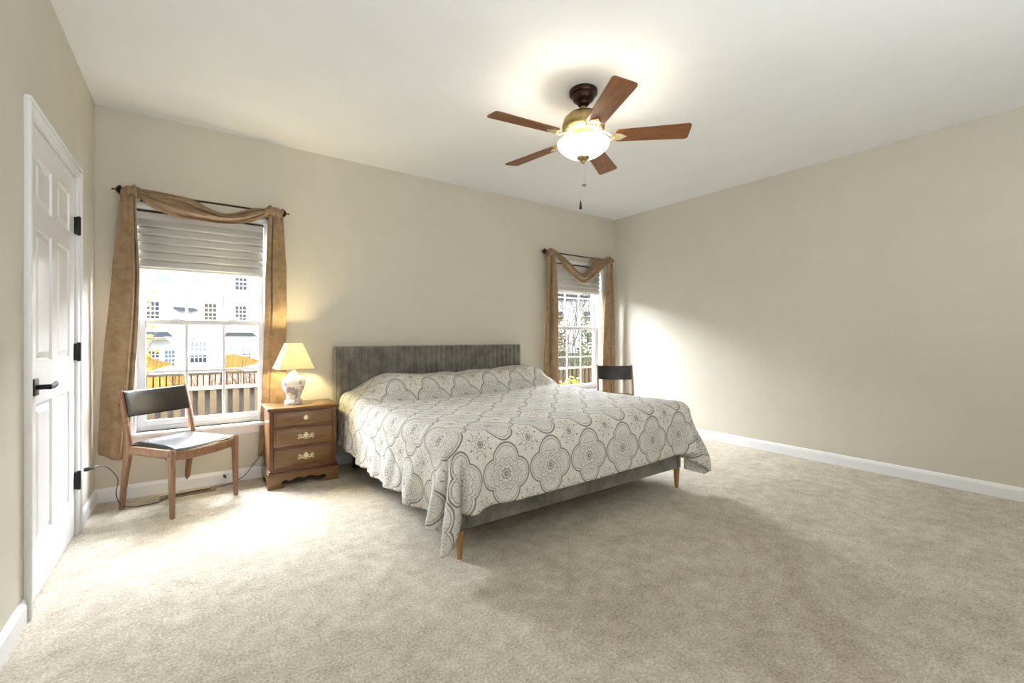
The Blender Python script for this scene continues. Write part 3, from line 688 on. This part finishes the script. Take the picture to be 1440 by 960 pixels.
# ------------------------------------------------------------------ chairs
def make_chair(label, loc, rz):
    """local frame: +X is forward"""
    t = thing('dining_chair', label, 'chair', loc, rz)
    hwf, hwr, xf_, zs = .222, .212, .205, .425
    for s in (-1, 1):
        y = s*hwf; bm = B()
        sweep(bm, [(xf_+.008, y, 0), (xf_+.004, y, .15), (xf_, y, .33), (xf_, y, .415), (xf_-.003, y, .428)], [(.012, .013), (.014, .016), (.016, .021), (.017, .023), (.013, .018)], 12, power=4, up=Vector((1, 0, 0)))
        obj('leg', bm, 'walnut', t, angle=50)
        y = s*hwr; bm = B()
        pts = smooth_path([(-.268, y, 0), (-.238, y, .20), (-.212, y, .36), (-.205, y, .44), (-.225, y, .56), (-.262, y, .70), (-.285, y, .785)], 5); n = len(pts)
        w_ = [(interp([(0, .013), (.36, .016), (.79, .012)], p.z), interp([(0, .015), (.2, .019), (.36, .030), (.44, .028), (.54, .019), (.70, .017), (.785, .013)], p.z)) for p in pts]
        sweep(bm, pts, w_, 12, power=4, up=Vector((1, 0, 0)))
        obj('leg', bm, 'walnut', t, angle=50)
        bm = B()
        sweep(bm, smooth_path([(-.215, s*hwr, .392), (-.10, s*(hwr+.004), .398), (.08, s*(hwf-.002), .398), (.190, s*hwf, .400)], 5), (.012, .028), 12, power=4)
        # rounded gussets into the legs
        for x, z, d in ((-.196, .362, 1), (.176, .366, -1)): sweep(bm, smooth_path([(x-.012*d, s*(hwr+.006), z-.040), (x+.004*d, s*(hwr+.006), z-.006), (x+.045*d, s*(hwr+.006), z+.018)], 4), [(.008, .006)]*9, 8)
        obj('side_rail', bm, 'walnut', t, angle=50)
        bm = B(); lathe(bm, [(0, 0), (.006, 0), (.006, .002), (0, .002)], 12, mtx=Matrix.Translation((xf_-.004, s*(hwf+.0155), .395)) @ Matrix.Rotation(-s*PI/2, 4, 'X')); obj('screw_cap', bm, 'black', t)
        bm = B(); lathe(bm, [(0, 0), (.005, 0), (.005, .002), (0, .002)], 12, mtx=Matrix.Translation((-.263, s*(hwr+.0125), .69)) @ Matrix.Rotation(-s*PI/2, 4, 'X')); obj('screw_cap', bm, 'black', t)
    bm = B(); sweep(bm, smooth_path([(xf_, -hwf+.012, .388), (xf_+.004, -.12, .380), (xf_+.005, 0, .377), (xf_+.004, .12, .380), (xf_, hwf-.012, .388)], 5), (.010, .029), 12, power=4); obj('apron', bm, 'walnut', t, angle=50)
    bm = B(); sweep(bm, [(-.212, -hwr+.01, .385), (-.212, hwr-.01, .385)], (.009, .026), 12, power=4); obj('apron', bm, 'walnut', t, angle=50)
    bm = B()
    def seat(u, v):
        x = lerp(-.212, .214, u); hw = lerp(hwr-.006, hwf-.010, u); y = lerp(-hw, hw, v)
        e = min(1, min(u, 1-u)/.09)**.5*min(1, min(v, 1-v)/.09)**.5
        dip = .012*(1-(2*v-1)**2)
        return Vector((x, y, .418+.030*e-dip*sstep(.2, 1, u)-.006*sstep(.7, 1, u)))
    top = grid(bm, seat, 28, 28)
    be = [e for e in bm.edges if e.is_boundary]; r = bmesh.ops.extrude_edge_only(bm, edges=be)
    nv_ = [g for g in r['geom'] if isinstance(g, bmesh.types.BMVert)]
    for v in nv_: v.co.z = .402
    bmesh.ops.contextual_create(bm, geom=[e for e in bm.edges if e.is_boundary])
    obj('seat', bm, 'leather', t, angle=60)
    bm = B()
    def back(u, v):
        # closed section: v goes round the pad
        y = lerp(-hwr+.010, hwr-.010, u); cur = .034*(1-(2*u-1)**2); th = 2*PI*v
        cx_, cz_ = -.256-cur, .695
        a = math.copysign(abs(math.cos(th))**.45, math.cos(th)); b_ = math.copysign(abs(math.sin(th))**.45, math.sin(th))
        e = .72+.28*min(1, min(u, 1-u)/.04)
        zz = b_*.085*(.97+.03*e)-.004*(1-(2*u-1)**2)*1.5
        return Vector((cx_+a*.013*e-zz*.27+.010, y, cz_+zz))
    vs = grid(bm, back, 30, 28)
    bm.faces.new([v for v in vs[0][:-1]]); bm.faces.new([v for v in vs[-1][:-1]])
    bmesh.ops.remove_doubles(bm, verts=bm.verts, dist=1e-6)
    obj('backrest', bm, 'leather', t, angle=50)
    return t
make_chair('teak dining chair with black seat standing in front of the window left of the nightstand', (-.067, 3.806, 0), R(-53.2))
make_chair('teak dining chair with black backrest in the far corner beyond the bed', (4.115, 3.60, 0), R(229))

# ------------------------------------------------------------------ ceiling fan
FX, FY = 2.05, 2.08
fan = thing('ceiling_fan', 'five-blade bronze and walnut ceiling fan with a lit glass bowl', 'ceiling fan', (FX, FY, ZC))
def fobj(name, bm, m, parent=None, **k): return obj(name, bm, m, parent or fan, **k)
zz = lambda z: z-ZC
bm = B(); lathe(bm, [(0, 0), (.088, 0), (.092, -.006), (.092, -.020), (.086, -.030), (.076, -.032), (.074, -.046), (.064, -.064), (.050, -.074), (.042, -.076), (.040, -.088), (.030, -.098), (.016, -.102), (0, -.102)], 48); fobj('canopy', bm, 'bronze', angle=40)
bm = B(); sweep(bm, [(0, 0, -.10), (0, 0, -.17)], (.014, .014), 16, up=Vector((0, 1, 0))); fobj('downrod', bm, 'brass')
bm = B(); lathe(bm, [(0, -.135), (.040, -.136), (.060, -.145), (.100, -.160), (.126, -.185), (.136, -.215), (.138, -.240), (.134, -.246), (.136, -.252), (.128, -.262), (.100, -.276), (.070, -.282), (0, -.284)], 48); fobj('motor_housing', bm, 'brass', angle=40)
bm = B()
for k in range(40):
    a = 2*PI*k/40; box(bm, .098, .124, -.003, .003, -.274, -.258, .001, 1, mtx=Matrix.Rotation(a, 4, 'Z'))
fobj('vent_fins', bm, 'pewter')
bm = B(); lathe(bm, [(0, -.276), (.075, -.278), (.080, -.300), (.070, -.315), (.050, -.330), (.046, -.344), (.012, -.346), (.012, -.352), (0, -.352)], 40); fobj('switch_housing', bm, 'pewter', angle=40)
ZBLD = 2.432-ZC
for k, ang in enumerate((-115.8, -43.8, 28.2, 100.2, 172.2)):
    Mz = Matrix.Rotation(R(ang), 4, 'Z') @ Matrix.Translation((0, 0, ZBLD)) @ Matrix.Rotation(R(-12), 4, 'X')
    bm = B(); n = 6; pts = []
    r0, r1, w0, w1, rc = .205, .660, .056, .072, .022
    def arc(cx, cy, a0, a1): return [(cx+rc*math.cos(lerp(a0, a1, i/n)), cy+rc*math.sin(lerp(a0, a1, i/n))) for i in range(n+1)]
    pts = arc(r1-rc, w1-rc, PI/2, 0)+arc(r1-rc, -w1+rc, 0, -PI/2)+arc(r0+rc, -w0+rc, -PI/2, -PI)+arc(r0+rc, w0-rc, PI, PI/2)
    A = [bm.verts.new((x, y, .0035)) for x, y in pts]; D = [bm.verts.new((x, y, -.0035)) for x, y in pts]
    bm.faces.new(A); bm.faces.new(D)
    for i in range(len(pts)): j = (i+1) % len(pts); bm.faces.new((A[i], A[j], D[j], D[i]))
    o = fobj('blade', bm, 'blade'); o.matrix_local = Mz
    bm = B()
    sweep(bm, smooth_path([(.085, .006, .030), (.130, .030, .012), (.170, .026, -.010), (.205, .010, -.012)], 4), (.008, .005), 8)
    sweep(bm, smooth_path([(.085, -.006, .030), (.130, -.030, .012), (.170, -.026, -.010), (.205, -.010, -.012)], 4), (.008, .005), 8)
    pl = [(.190, -.020), (.215, -.034), (.240, -.030), (.258, -.012), (.278, 0), (.258, .012), (.240, .030), (.215, .034), (.190, .020)]
    A = [bm.verts.new((x, y, -.0045)) for x, y in pl]; D = [bm.verts.new((x, y, -.011)) for x, y in pl]; bm.faces.new(A); bm.faces.new(D)
    for i in range(len(pl)): j = (i+1) % len(pl); bm.faces.new((A[i], A[j], D[j], D[i]))
    for x, y in ((.215, -.018), (.215, .018), (.250, 0)): lathe(bm, [(0, -.015), (.006, -.014), (.006, -.010), (0, -.010)], 10, (x, y))
    fobj('blade_iron', bm, 'pewter', o, angle=40)
bm = B(); bowl = smooth_path([(.150, 0, -.332), (.166, 0, -.338), (.168, 0, -.348), (.158, 0, -.368), (.130, 0, -.395), (.095, 0, -.418), (.055, 0, -.430), (.030, 0, -.433)], 4)
lathe(bm, [(p.x, p.z) for p in bowl], 56); o = fobj('glass_bowl', bm, 'globe', smooth=True); solid(o, .004, -1)
bm = B(); lathe(bm, [(0, -.428), (.040, -.430), (.038, -.440), (.026, -.450), (.014, -.456), (.012, -.464), (.006, -.472), (0, -.474)], 28); fobj('finial', bm, 'brass', angle=40)
u2 = Vector((math.cos(R(-35.47)), math.sin(R(-35.47)), 0))
for d, zt, zb2, m_, fl in ((-.026, -.44, -.715, 'walnut', .045), (-.002, -.47, -.600, 'brass', .022)):
    bm = B(); p = u2*d+Vector((.0, -.012, 0)); n = int((zt-zb2)/.008)
    for i in range(n): bmesh.ops.create_icosphere(bm, subdivisions=1, radius=.0026, matrix=Matrix.Translation((p.x, p.y, lerp(zt, zb2, i/n))))
    sweep(bm, [(p.x, p.y, zt), (p.x, p.y, zb2)], (.0008, .0008), 6, up=Vector((0, 1, 0)))
    ch = fobj('pull_chain', bm, 'chrome')
    bm = B()
    if fl > .03: lathe(bm, [(0, zb2), (.004, zb2-.002), (.004, zb2-.012), (.006, zb2-.020), (.009, zb2-fl-.004), (.007, zb2-fl-.010), (0, zb2-fl-.012)], 14, (p.x, p.y))
    else: lathe(bm, [(0, zb2), (.004, zb2-.002), (.014, zb2-.010), (.014, zb2-.016), (.004, zb2-.020), (0, zb2-.030)], 14, (p.x, p.y))
    fobj('fob', bm, 'bronze' if fl > .03 else 'brass', ch, angle=40)
lamp('fan_light', 'POINT', (FX, FY, ZC-.372), 24, (1, .94, .82), shadow_soft_size=.09)

# ------------------------------------------------------------------ small things
t = thing('wall_outlet', 'white outlet plate on the left wall between the door casing and the corner', 'outlet', (XL, 3.70, .36))
bm = B(); box(bm, .0, .006, -.036, .036, -.058, .058, .003); obj('cover_plate', bm, 'white', t, angle=40)
for z in (-.025, .025):
    bm = B(); box(bm, .006, .009, -.016, .016, z-.015, z+.015, .002); obj('socket', bm, 'white', t)
pc = thing('power_cord', 'thin black power cord looping from the left wall outlet across the carpet to the nightstand', 'cord', (XL, 3.70, .335))
def up(x, y, **k): return None
bm = B(); box(bm, .010, .034, -.010, .010, -.011, .011, .004); sweep(bm, [(.030, 0, 0), (.052, .004, .001)], [(.008, .008), (.004, .004)], 10); obj('plug', bm, 'cord', pc, angle=40)
cp = CORD = [(XL+.05, 3.704, .336), (-.50, 3.74, .340), (-.455, 3.78, .315), (-.41, 3.83, .22), (-.42, 3.85, .12), (-.40, 3.875, .04), (-.35, 3.885, .008), (-.27, 3.882, .006), (-.20, 3.900, .006), (-.155, 3.965, .007), (-.05, 3.985, .012), (.03, 4.005, .010), (.12, 4.03, .006), (.22, 4.04, .010), (.31, 4.06, .05), (.38, 4.075, .13), (.43, 4.085, .19), (.47, 4.10, .26)]
bm = B(); sweep(bm, [Vector(p)-Vector((XL, 3.70, .335)) for p in smooth_path(cp, 8)], (.0026, .0026), 8); obj('wire', bm, 'cord', pc, True)
t = thing('floor_register', 'beige metal floor vent with dark slots in the carpet under the window', 'floor vent', (-.04, 3.992, 0), R(2))
bm = B(); box(bm, -.145, .145, -.032, .032, .0005, .006); obj('backing', bm, 'dark', t)
bm = B(); box(bm, -.155, .155, -.040, -.027, 0, .008, .002); box(bm, -.155, .155, .027, .040, 0, .008, .002); box(bm, -.165, -.135, -.04, .04, 0, .008, .002); box(bm, .135, .165, -.04, .04, 0, .008, .002)
obj('register_frame', bm, 'vent', t)
for k in range(19):
    bm = B(); x = -.133+.266*k/18; box(bm, x-.004, x+.004, -.028, .028, .002, .0075); obj('louvre', bm, 'vent', t)
bm = B(); sweep(bm, [(.185, YB-.014, .060), (.185, YB-.030, .058), (.192, YB-.040, .050)], [(.006, .006), (.004, .004), (.007, .007)], 8); box(bm, .176, .194, YB-.017, YB-.013, .050, .068, .002)
tag(obj('cable_stub', bm, 'black'), 'short black cable stub poking from the baseboard under the window', 'cable')

# ------------------------------------------------------------------ outdoors
GZ = -1.5
bm = B(); box(bm, -60, 90, YB+.3, 100, GZ-.2, GZ); o = obj('lawn', bm, 'lawn'); o['kind'] = 'structure'
# unseen upper storey of this house, added so that it shades its own yard
bm = B(); box(bm, XL-3, XR+3, YF-WT, YB+WT, ZC+.16, ZC+3.0); o = obj('upper_storey_1', bm, 'siding'); o['kind'] = 'structure'
def fence(name, label, pts, y, h, bw, gap, m, m2=None, rail=True, group=None, slope=None, rail_m=None):
    """pts: x0, x1, z at left, z at right"""
    x0, x1, za_, zb_ = pts
    t = thing(name, label, 'fence', ((x0+x1)/2, y, GZ)); ox = (x0+x1)/2
    n = max(1, int((x1-x0)/(bw+gap))); bm = B()
    for k in range(n+1):
        x = x0+(bw+gap)*k; zt = lerp(za_, zb_, (x-x0)/(x1-x0))
        a = bm.verts; box(bm, x-ox, x-ox+bw, -.02, .0, 0, zt-GZ)
    obj('fence_board', bm, m, t)
    if m2:
        bm = B()
        for k in range(n): x = x0+(bw+gap)*(k+.5)-(bw-gap)/2*0; zt = lerp(za_, zb_, (x-x0)/(x1-x0)); box(bm, x-ox-.01, x-ox+bw+.01, .09, .11, 0, zt-GZ-.01)
        obj('back_board', bm, m2, t)
    for dz in (.12, h*.5, h-.25): 
        bm = B(); box(bm, x0-ox, x1-ox, .112, .20, dz, dz+.09); obj('fence_rail', bm, m, t)
    if rail:
        bm = B(); a = [bm.verts.new((x0-ox, yy, za_-GZ+d)) for yy, d in ((-.04, 0), (.13, 0), (.13, .04), (-.04, .04))]; b_ = [bm.verts.new((x1-ox, yy, zb_-GZ+d)) for yy, d in ((-.04, 0), (.13, 0), (.13, .04), (-.04, .04))]
        bm.faces.new(a); bm.faces.new(b_)
        for i in range(4): bm.faces.new((a[i], a[(i+1) % 4], b_[(i+1) % 4], b_[i]))
        obj('cap_rail', bm, rail_m or 'cedar2', t)
    return t
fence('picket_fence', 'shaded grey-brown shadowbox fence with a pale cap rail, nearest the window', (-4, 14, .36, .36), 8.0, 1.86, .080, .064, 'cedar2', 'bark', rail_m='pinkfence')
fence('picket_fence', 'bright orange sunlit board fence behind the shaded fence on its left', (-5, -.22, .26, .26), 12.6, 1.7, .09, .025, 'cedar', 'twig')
fence('picket_fence', 'pale pinkish board fence behind the leafless shrubs', (-.18, 5.4, .26, .26), 12.6, 1.7, .09, .025, 'pinkfence', 'twig')
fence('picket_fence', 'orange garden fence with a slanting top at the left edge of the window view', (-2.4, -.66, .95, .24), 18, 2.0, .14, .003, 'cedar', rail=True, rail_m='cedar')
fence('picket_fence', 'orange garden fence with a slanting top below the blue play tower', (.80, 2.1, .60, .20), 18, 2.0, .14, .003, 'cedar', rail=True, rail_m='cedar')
fence('picket_fence', 'long board fence running behind the yellow shrubs outside the far window', (14.3, 30, .40, .40), 8.6, 1.9, .12, .05, 'pinkfence', 'cedar2')
for label, x, y, hw_, z in (('white patio canopy beside the slanting orange fence at left', -.60, 16, .42, .17), ('white patio canopy under the slanting orange fence at right', 1.62, 16, .40, .17)):
    t = thing('patio_canopy', label, 'canopy', (x, y, GZ)); bm = B()
    b0 = [bm.verts.new((a*hw_, b_*hw_, z-GZ)) for a, b_ in ((-1, -1), (1, -1), (1, 1), (-1, 1))]; b1 = [bm.verts.new((v.co.x, v.co.y, z-GZ-.10)) for v in b0]; ap = bm.verts.new((0, 0, z-GZ+.16))
    for i in range(4): bm.faces.new((b0[i], b0[(i+1) % 4], ap)); bm.faces.new((b1[i], b1[(i+1) % 4], b0[(i+1) % 4], b0[i]))
    obj('canopy_top', bm, 'canvas', t)
    bm = B(); sweep(bm, [(0, 0, 0), (0, 0, z-GZ+.1)], (.03, .03), 8, up=Vector((0, 1, 0))); obj('pole', bm, 'ofw', t)
# town houses across the yards
YH = 40
th_ = thing('townhouse', 'long white sided townhouse row across the yards facing the near window', 'house', (2, YH, GZ))
bm = B(); box(bm, -70, 24, 0, 9, 0, 8.6-GZ); obj('wall', bm, 'siding', th_)
bm = B(); prism(bm, [(-71, 8.6-GZ), (25, 8.6-GZ), (22, 12-GZ), (-68, 12-GZ)], -.5, 9.5); obj('roof', bm, 'roof', th_)
def hwin(x0, z1, x1, z0, nx, nz, pane, par=th_, oy=0.0):
    X, Zz = -2, -GZ; bm = B(); f = .07
    box(bm, x0+X-f, x1+X+f, -.06+oy, .0+oy, z0+Zz-f, z0+Zz); box(bm, x0+X-f, x1+X+f, -.06+oy, oy, z1+Zz, z1+Zz+f); box(bm, x0+X-f, x0+X, -.06+oy, oy, z0+Zz, z1+Zz); box(bm, x1+X, x1+X+f, -.06+oy, oy, z0+Zz, z1+Zz)
    for k in range(1, nx): x = lerp(x0, x1, k/nx)+X; box(bm, x-.025, x+.025, -.05+oy, -.02+oy, z0+Zz, z1+Zz)
    for k in range(1, nz): z = lerp(z0, z1, k/nz)+Zz; h_ = .05 if k == nz//2 else .025; box(bm, x0+X, x1+X, -.05+oy, -.02+oy, z-h_, z+h_)
    w_ = obj('window', bm, 'ofw', par)
    bm = B(); box(bm, x0+X, x1+X, -.02+oy, -.01+oy, z0+Zz, z1+Zz); obj('pane', bm, pane, w_)
hwin(-2.195, 6.2, -1.431, 4.95, 1, 2, 'panes'); hwin(-.19, 6.1, .56, 4.91, 3, 4, 'panes'); hwin(2.50, 6.0, 3.24, 4.76, 3, 4, 'pane')
hwin(-2.79, 3.6, -2.09, 2.33, 3, 4, 'pane'); hwin(.55, 3.6, 1.28, 2.33, 3, 4, 'panew'); hwin(2.50, 3.5, 3.20, 2.33, 3, 4, 'pane')
hwin(-.29, .77, .67, -.74, 4, 4, 'pane'); hwin(-2.68, .16, -2.10, -.9, 3, 4, 'pane'); hwin(-1.76, .16, -1.20, -.95, 3, 4, 'paneb'); hwin(2.99, .23, 3.51, -.6, 3, 3, 'pane')
for x in (6.0, 9.0, 12, -6, -9): hwin(x, 3.5, x+.75, 2.33, 3, 4, 'pane'); hwin(x, 6.0, x+.75, 4.8, 3, 4, 'pane')
def doorframe(x0, z1, x1, z0):
    bm = B(); X, Zz = -2, -GZ
    box(bm, x0+X-.06, x1+X+.06, -.05, 0, z1+Zz, z1+Zz+.05); box(bm, x1+X, x1+X+.05, -.05, 0, z0+Zz, z1+Zz); box(bm, x0+X-.05, x0+X, -.05, 0, z0+Zz, z1+Zz); obj('door_surround', bm, 'eave', th_)
doorframe(-2.9, .33, -1.02, GZ); doorframe(2.49, .36, 3.68, GZ)
def bay(x0, x1, z0, z1, m, eave=True):
    X, Zz = -2, -GZ; bm = B()
    a = [bm.verts.new(p) for p in ((x0+X, -.9, z0+Zz), (x1+X, -.9, z0+Zz), (x1+X-.35, 0, z1+Zz), (x0+X+.35, 0, z1+Zz), (x0+X, 0, z0+Zz), (x1+X, 0, z0+Zz))]
    for f in ((0, 1, 2, 3), (0, 3, 4), (1, 5, 2), (0, 4, 5, 1), (2, 5, 4, 3)): bm.faces.new([a[i] for i in f])
    obj('porch_roof', bm, m, th_)
    if eave: bm = B(); box(bm, x0+X, x1+X, -.92, -.85, z0+Zz-.07, z0+Zz-.002); box(bm, x0+X+.05, x1+X-.05, -.8, 0, z0+Zz-.20, z0+Zz-.07); obj('porch_eave', bm, 'eave', th_)
bay(-5.2, -1.25, 1.12, 1.50, 'roof'); bay(1.6, 3.95, 1.12, 1.48, 'roofg')
bm = B(); a = [bm.verts.new(p) for p in ((-3.30, 0, 3.30-GZ), (-2.02, 0, 3.25-GZ), (-1.80, -.6, 2.99-GZ), (-3.05, -.6, 3.02-GZ), (-3.3, 0, 3.2-GZ), (-2.02, 0, 3.1-GZ))]
bm.faces.new(a[:4]); bm.faces.new((a[0], a[3], a[4])); bm.faces.new((a[1], a[5], a[2])); bm.faces.new((a[3], a[2], a[5], a[4])); obj('porch_roof', bm, 'roof', th_)
bm = B(); box(bm, -2.3, -1.98, -.3, 0, .98-GZ, 1.08-GZ); obj('wall_lamp', bm, 'bark', th_)
# play tower
t = thing('play_tower', 'blue and yellow plastic play tower behind the slanting fence', 'play tower', (1.55, 27, GZ)); bm = B()
k = 27/40
for x in (-.14, .13): sweep(bm, [(x, 0, 0), (x, 0, .85*k+.55-GZ)], (.03, .03), 8, up=Vector((0, 1, 0)))
obj('post', bm, 'playblue', t)
bm = B(); box(bm, -.16, .16, -.1, .2, .55-GZ-.1, .68-GZ, .02); box(bm, -.17, .17, -.12, .2, .10-GZ+.35, .16-GZ+.35); obj('platform', bm, 'playblue', t)
bm = B(); lathe(bm, [(0, .88-GZ), (.10, .86-GZ), (.17, .80-GZ), (.18, .74-GZ), (0, .74-GZ)], 16); obj('dome', bm, 'playyellow', t, True)
# house beyond the trees seen in the far window
t = thing('townhouse', 'white house with a dark eave behind the bare trees outside the far window', 'house', (52, 52, GZ), R(-44)); th2 = t
bm = B(); box(bm, -14, 14, 0, 8, 0, 7.2-GZ); obj('wall', bm, 'siding', t)
bm = B(); box(bm, -14.4, 14.4, -.5, .1, 7.2-GZ, 7.6-GZ); obj('gutter', bm, 'roof', t)
bm = B(); prism(bm, [(-14.6, 7.6-GZ), (14.6, 7.6-GZ), (13, 11-GZ), (-13, 11-GZ)], -.6, 8.6); obj('roof', bm, 'roofg', t)
for x, z, s_ in ((-3, 4.4, 1), (1.6, 4.4, 1), (6, 4.4, 1), (-3, .9, 1), (2, .9, 1), (-8, 4.4, 1)):
    hwin(x, z+.9, x+1.1, z-.7, 2, 2, 'pane', par=t)

def tree(name, label, cat, loc, h, levels, spread, m, rad, seed, split=3, lean=0, group=None, thin=.6):
    rnd = random.Random(seed); t = thing(name, label, cat, loc, group=group); bm = B(); tips = []
    def grow(p, d, l, r, k):
        q = p+d*l*.5+Vector((rnd.uniform(-.04, .04), rnd.uniform(-.04, .04), 0))*l; e = q+(d+Vector((rnd.uniform(-.2, .2), rnd.uniform(-.2, .2), .05))).normalized()*l*.5
        sweep(bm, [p, q, e], [(r, r), (r*.8, r*.8), (r*.62, r*.62)], 5, cap=False, up=Vector((.3, .95, 0)))
        if k == 0: tips.append(e); return
        for i in range(split):
            a = rnd.uniform(0, 2*PI); nd = (d+Vector((math.cos(a), math.sin(a), rnd.uniform(-.1, .5)))*spread*rnd.uniform(.5, 1.2)).normalized()
            grow(e if i < 2 else q, nd, l*rnd.uniform(.6, .85), r*thin, k-1)
    grow(Vector((0, 0, 0)), Vector((lean, 0, 1)).normalized(), h, rad, levels)
    obj('branches', bm, m, t); return t
def ray_at(px, y):         # ground point seen at image column px, at world Y
    c_, s_ = math.cos(R(35.47)), math.sin(R(35.47)); u = (px-720)/625
    return y*(s_+u*c_)/(c_-u*s_)
for i, (px, y, h_, sd) in enumerate(((792, 18, 2.4, 1), (806, 15, 2.2, 2), (820, 21, 2.6, 3), (812, 26, 3.0, 8))):
    tree('bare_tree', ['thin bare tree nearest the curtain edge outside the far window', 'forked bare tree in the middle of the far window view', 'bare tree behind the green bush outside the far window', 'tall bare tree farthest back in the far window view'][i], 'tree', (ray_at(px, y), y, GZ), h_, 5, .45, 'bark', .045, sd)
for i, (px, y, h_) in enumerate(((262, 10.4, .74), (283, 9.3, .70), (304, 10.6, .74), (325, 9.3, .74), (346, 10.8, .76))):
    tree('leafless_shrub', ['leafless reddish shrub behind the seat of the left chair', 'leafless twiggy shrub left of the muntin in the near window', 'leafless twiggy shrub at the middle muntin of the near window', 'tallest leafless shrub in the right column of the near window', 'leafless shrub nearest the right sash edge of the near window'][i], 'shrub', (ray_at(px, y), y, GZ), h_*.86, 5, .42, 'twig', .013, 20+i, split=3, thin=.74)
def bush(name, label, loc, rx, rz, n, m, seed, sz=.09, z0=.2):
    rnd = random.Random(seed); t = thing(name, label, 'shrub', loc); bm = B()
    for i in range(n):
        while True:
            p = Vector((rnd.uniform(-1, 1), rnd.uniform(-1, 1), rnd.uniform(-1, 1)))
            if p.length < 1: break
        c_ = Vector((p.x*rx, p.y*rx, z0+rz+p.z*rz)); q = Matrix.Rotation(rnd.uniform(0, 6), 3, 'Z') @ Matrix.Rotation(rnd.uniform(0, 3), 3, 'X')
        vs = [bm.verts.new(c_+q @ Vector((a*sz, b_*sz*.55, 0))) for a, b_ in ((-1, 0), (0, -1), (1, 0), (0, 1))]; bm.faces.new(vs)
    obj('foliage', bm, m, t)
    bm = B()
    for i in range(5): a = i*1.25; sweep(bm, [(0, 0, 0), (rx*.5*math.cos(a), rx*.5*math.sin(a), z0+rz*1.4)], [(.025, .025), (.008, .008)], 5, up=Vector((0.2, 1, 0))); 
    obj('stem', bm, 'bark', t)
bush('evergreen_bush', 'green leafy bush above the fence outside the far window', (ray_at(828, 10), 10, GZ), .42, 1.6, 1100, 'leafg', 3, .06)
bush('yellow_shrub', 'yellow shrub in front of the fence nearest the curtain in the far window', (ray_at(789, 7.3), 7.3, GZ), .26, .75, 900, 'leafy', 4, .05)
bush('yellow_shrub', 'wider yellow shrub in front of the fence, middle of the far window', (ray_at(807, 7.3), 7.3, GZ), .36, .78, 1300, 'leafy', 5, .05)
bush('autumn_bush', 'olive and orange bush beyond the fence at the curtain side of the far window', (ray_at(789, 13), 13, GZ), .42, 1.7, 650, 'leafo', 6, .08)
t = tree('young_tree', 'young tree with yellow-green leaves at the left edge of the near window view', 'tree', (-.86, 8.9, GZ), 1.3, 3, .16, 'bark', .02, 44)
bm = B(); rnd = random.Random(5)
for i in range(170):
    c_ = Vector((rnd.gauss(.10, .13), rnd.gauss(0, .2), rnd.uniform(2.0, 3.45))); q = Matrix.Rotation(rnd.uniform(0, 6), 3, 'Z') @ Matrix.Rotation(rnd.uniform(0, 3), 3, 'X')
    bm.faces.new([bm.verts.new(c_+q @ Vector((a*.05, b_*.028, 0))) for a, b_ in ((-1, 0), (0, -1), (1, 0), (0, 1))])
obj('leaves', bm, 'leafy', t)
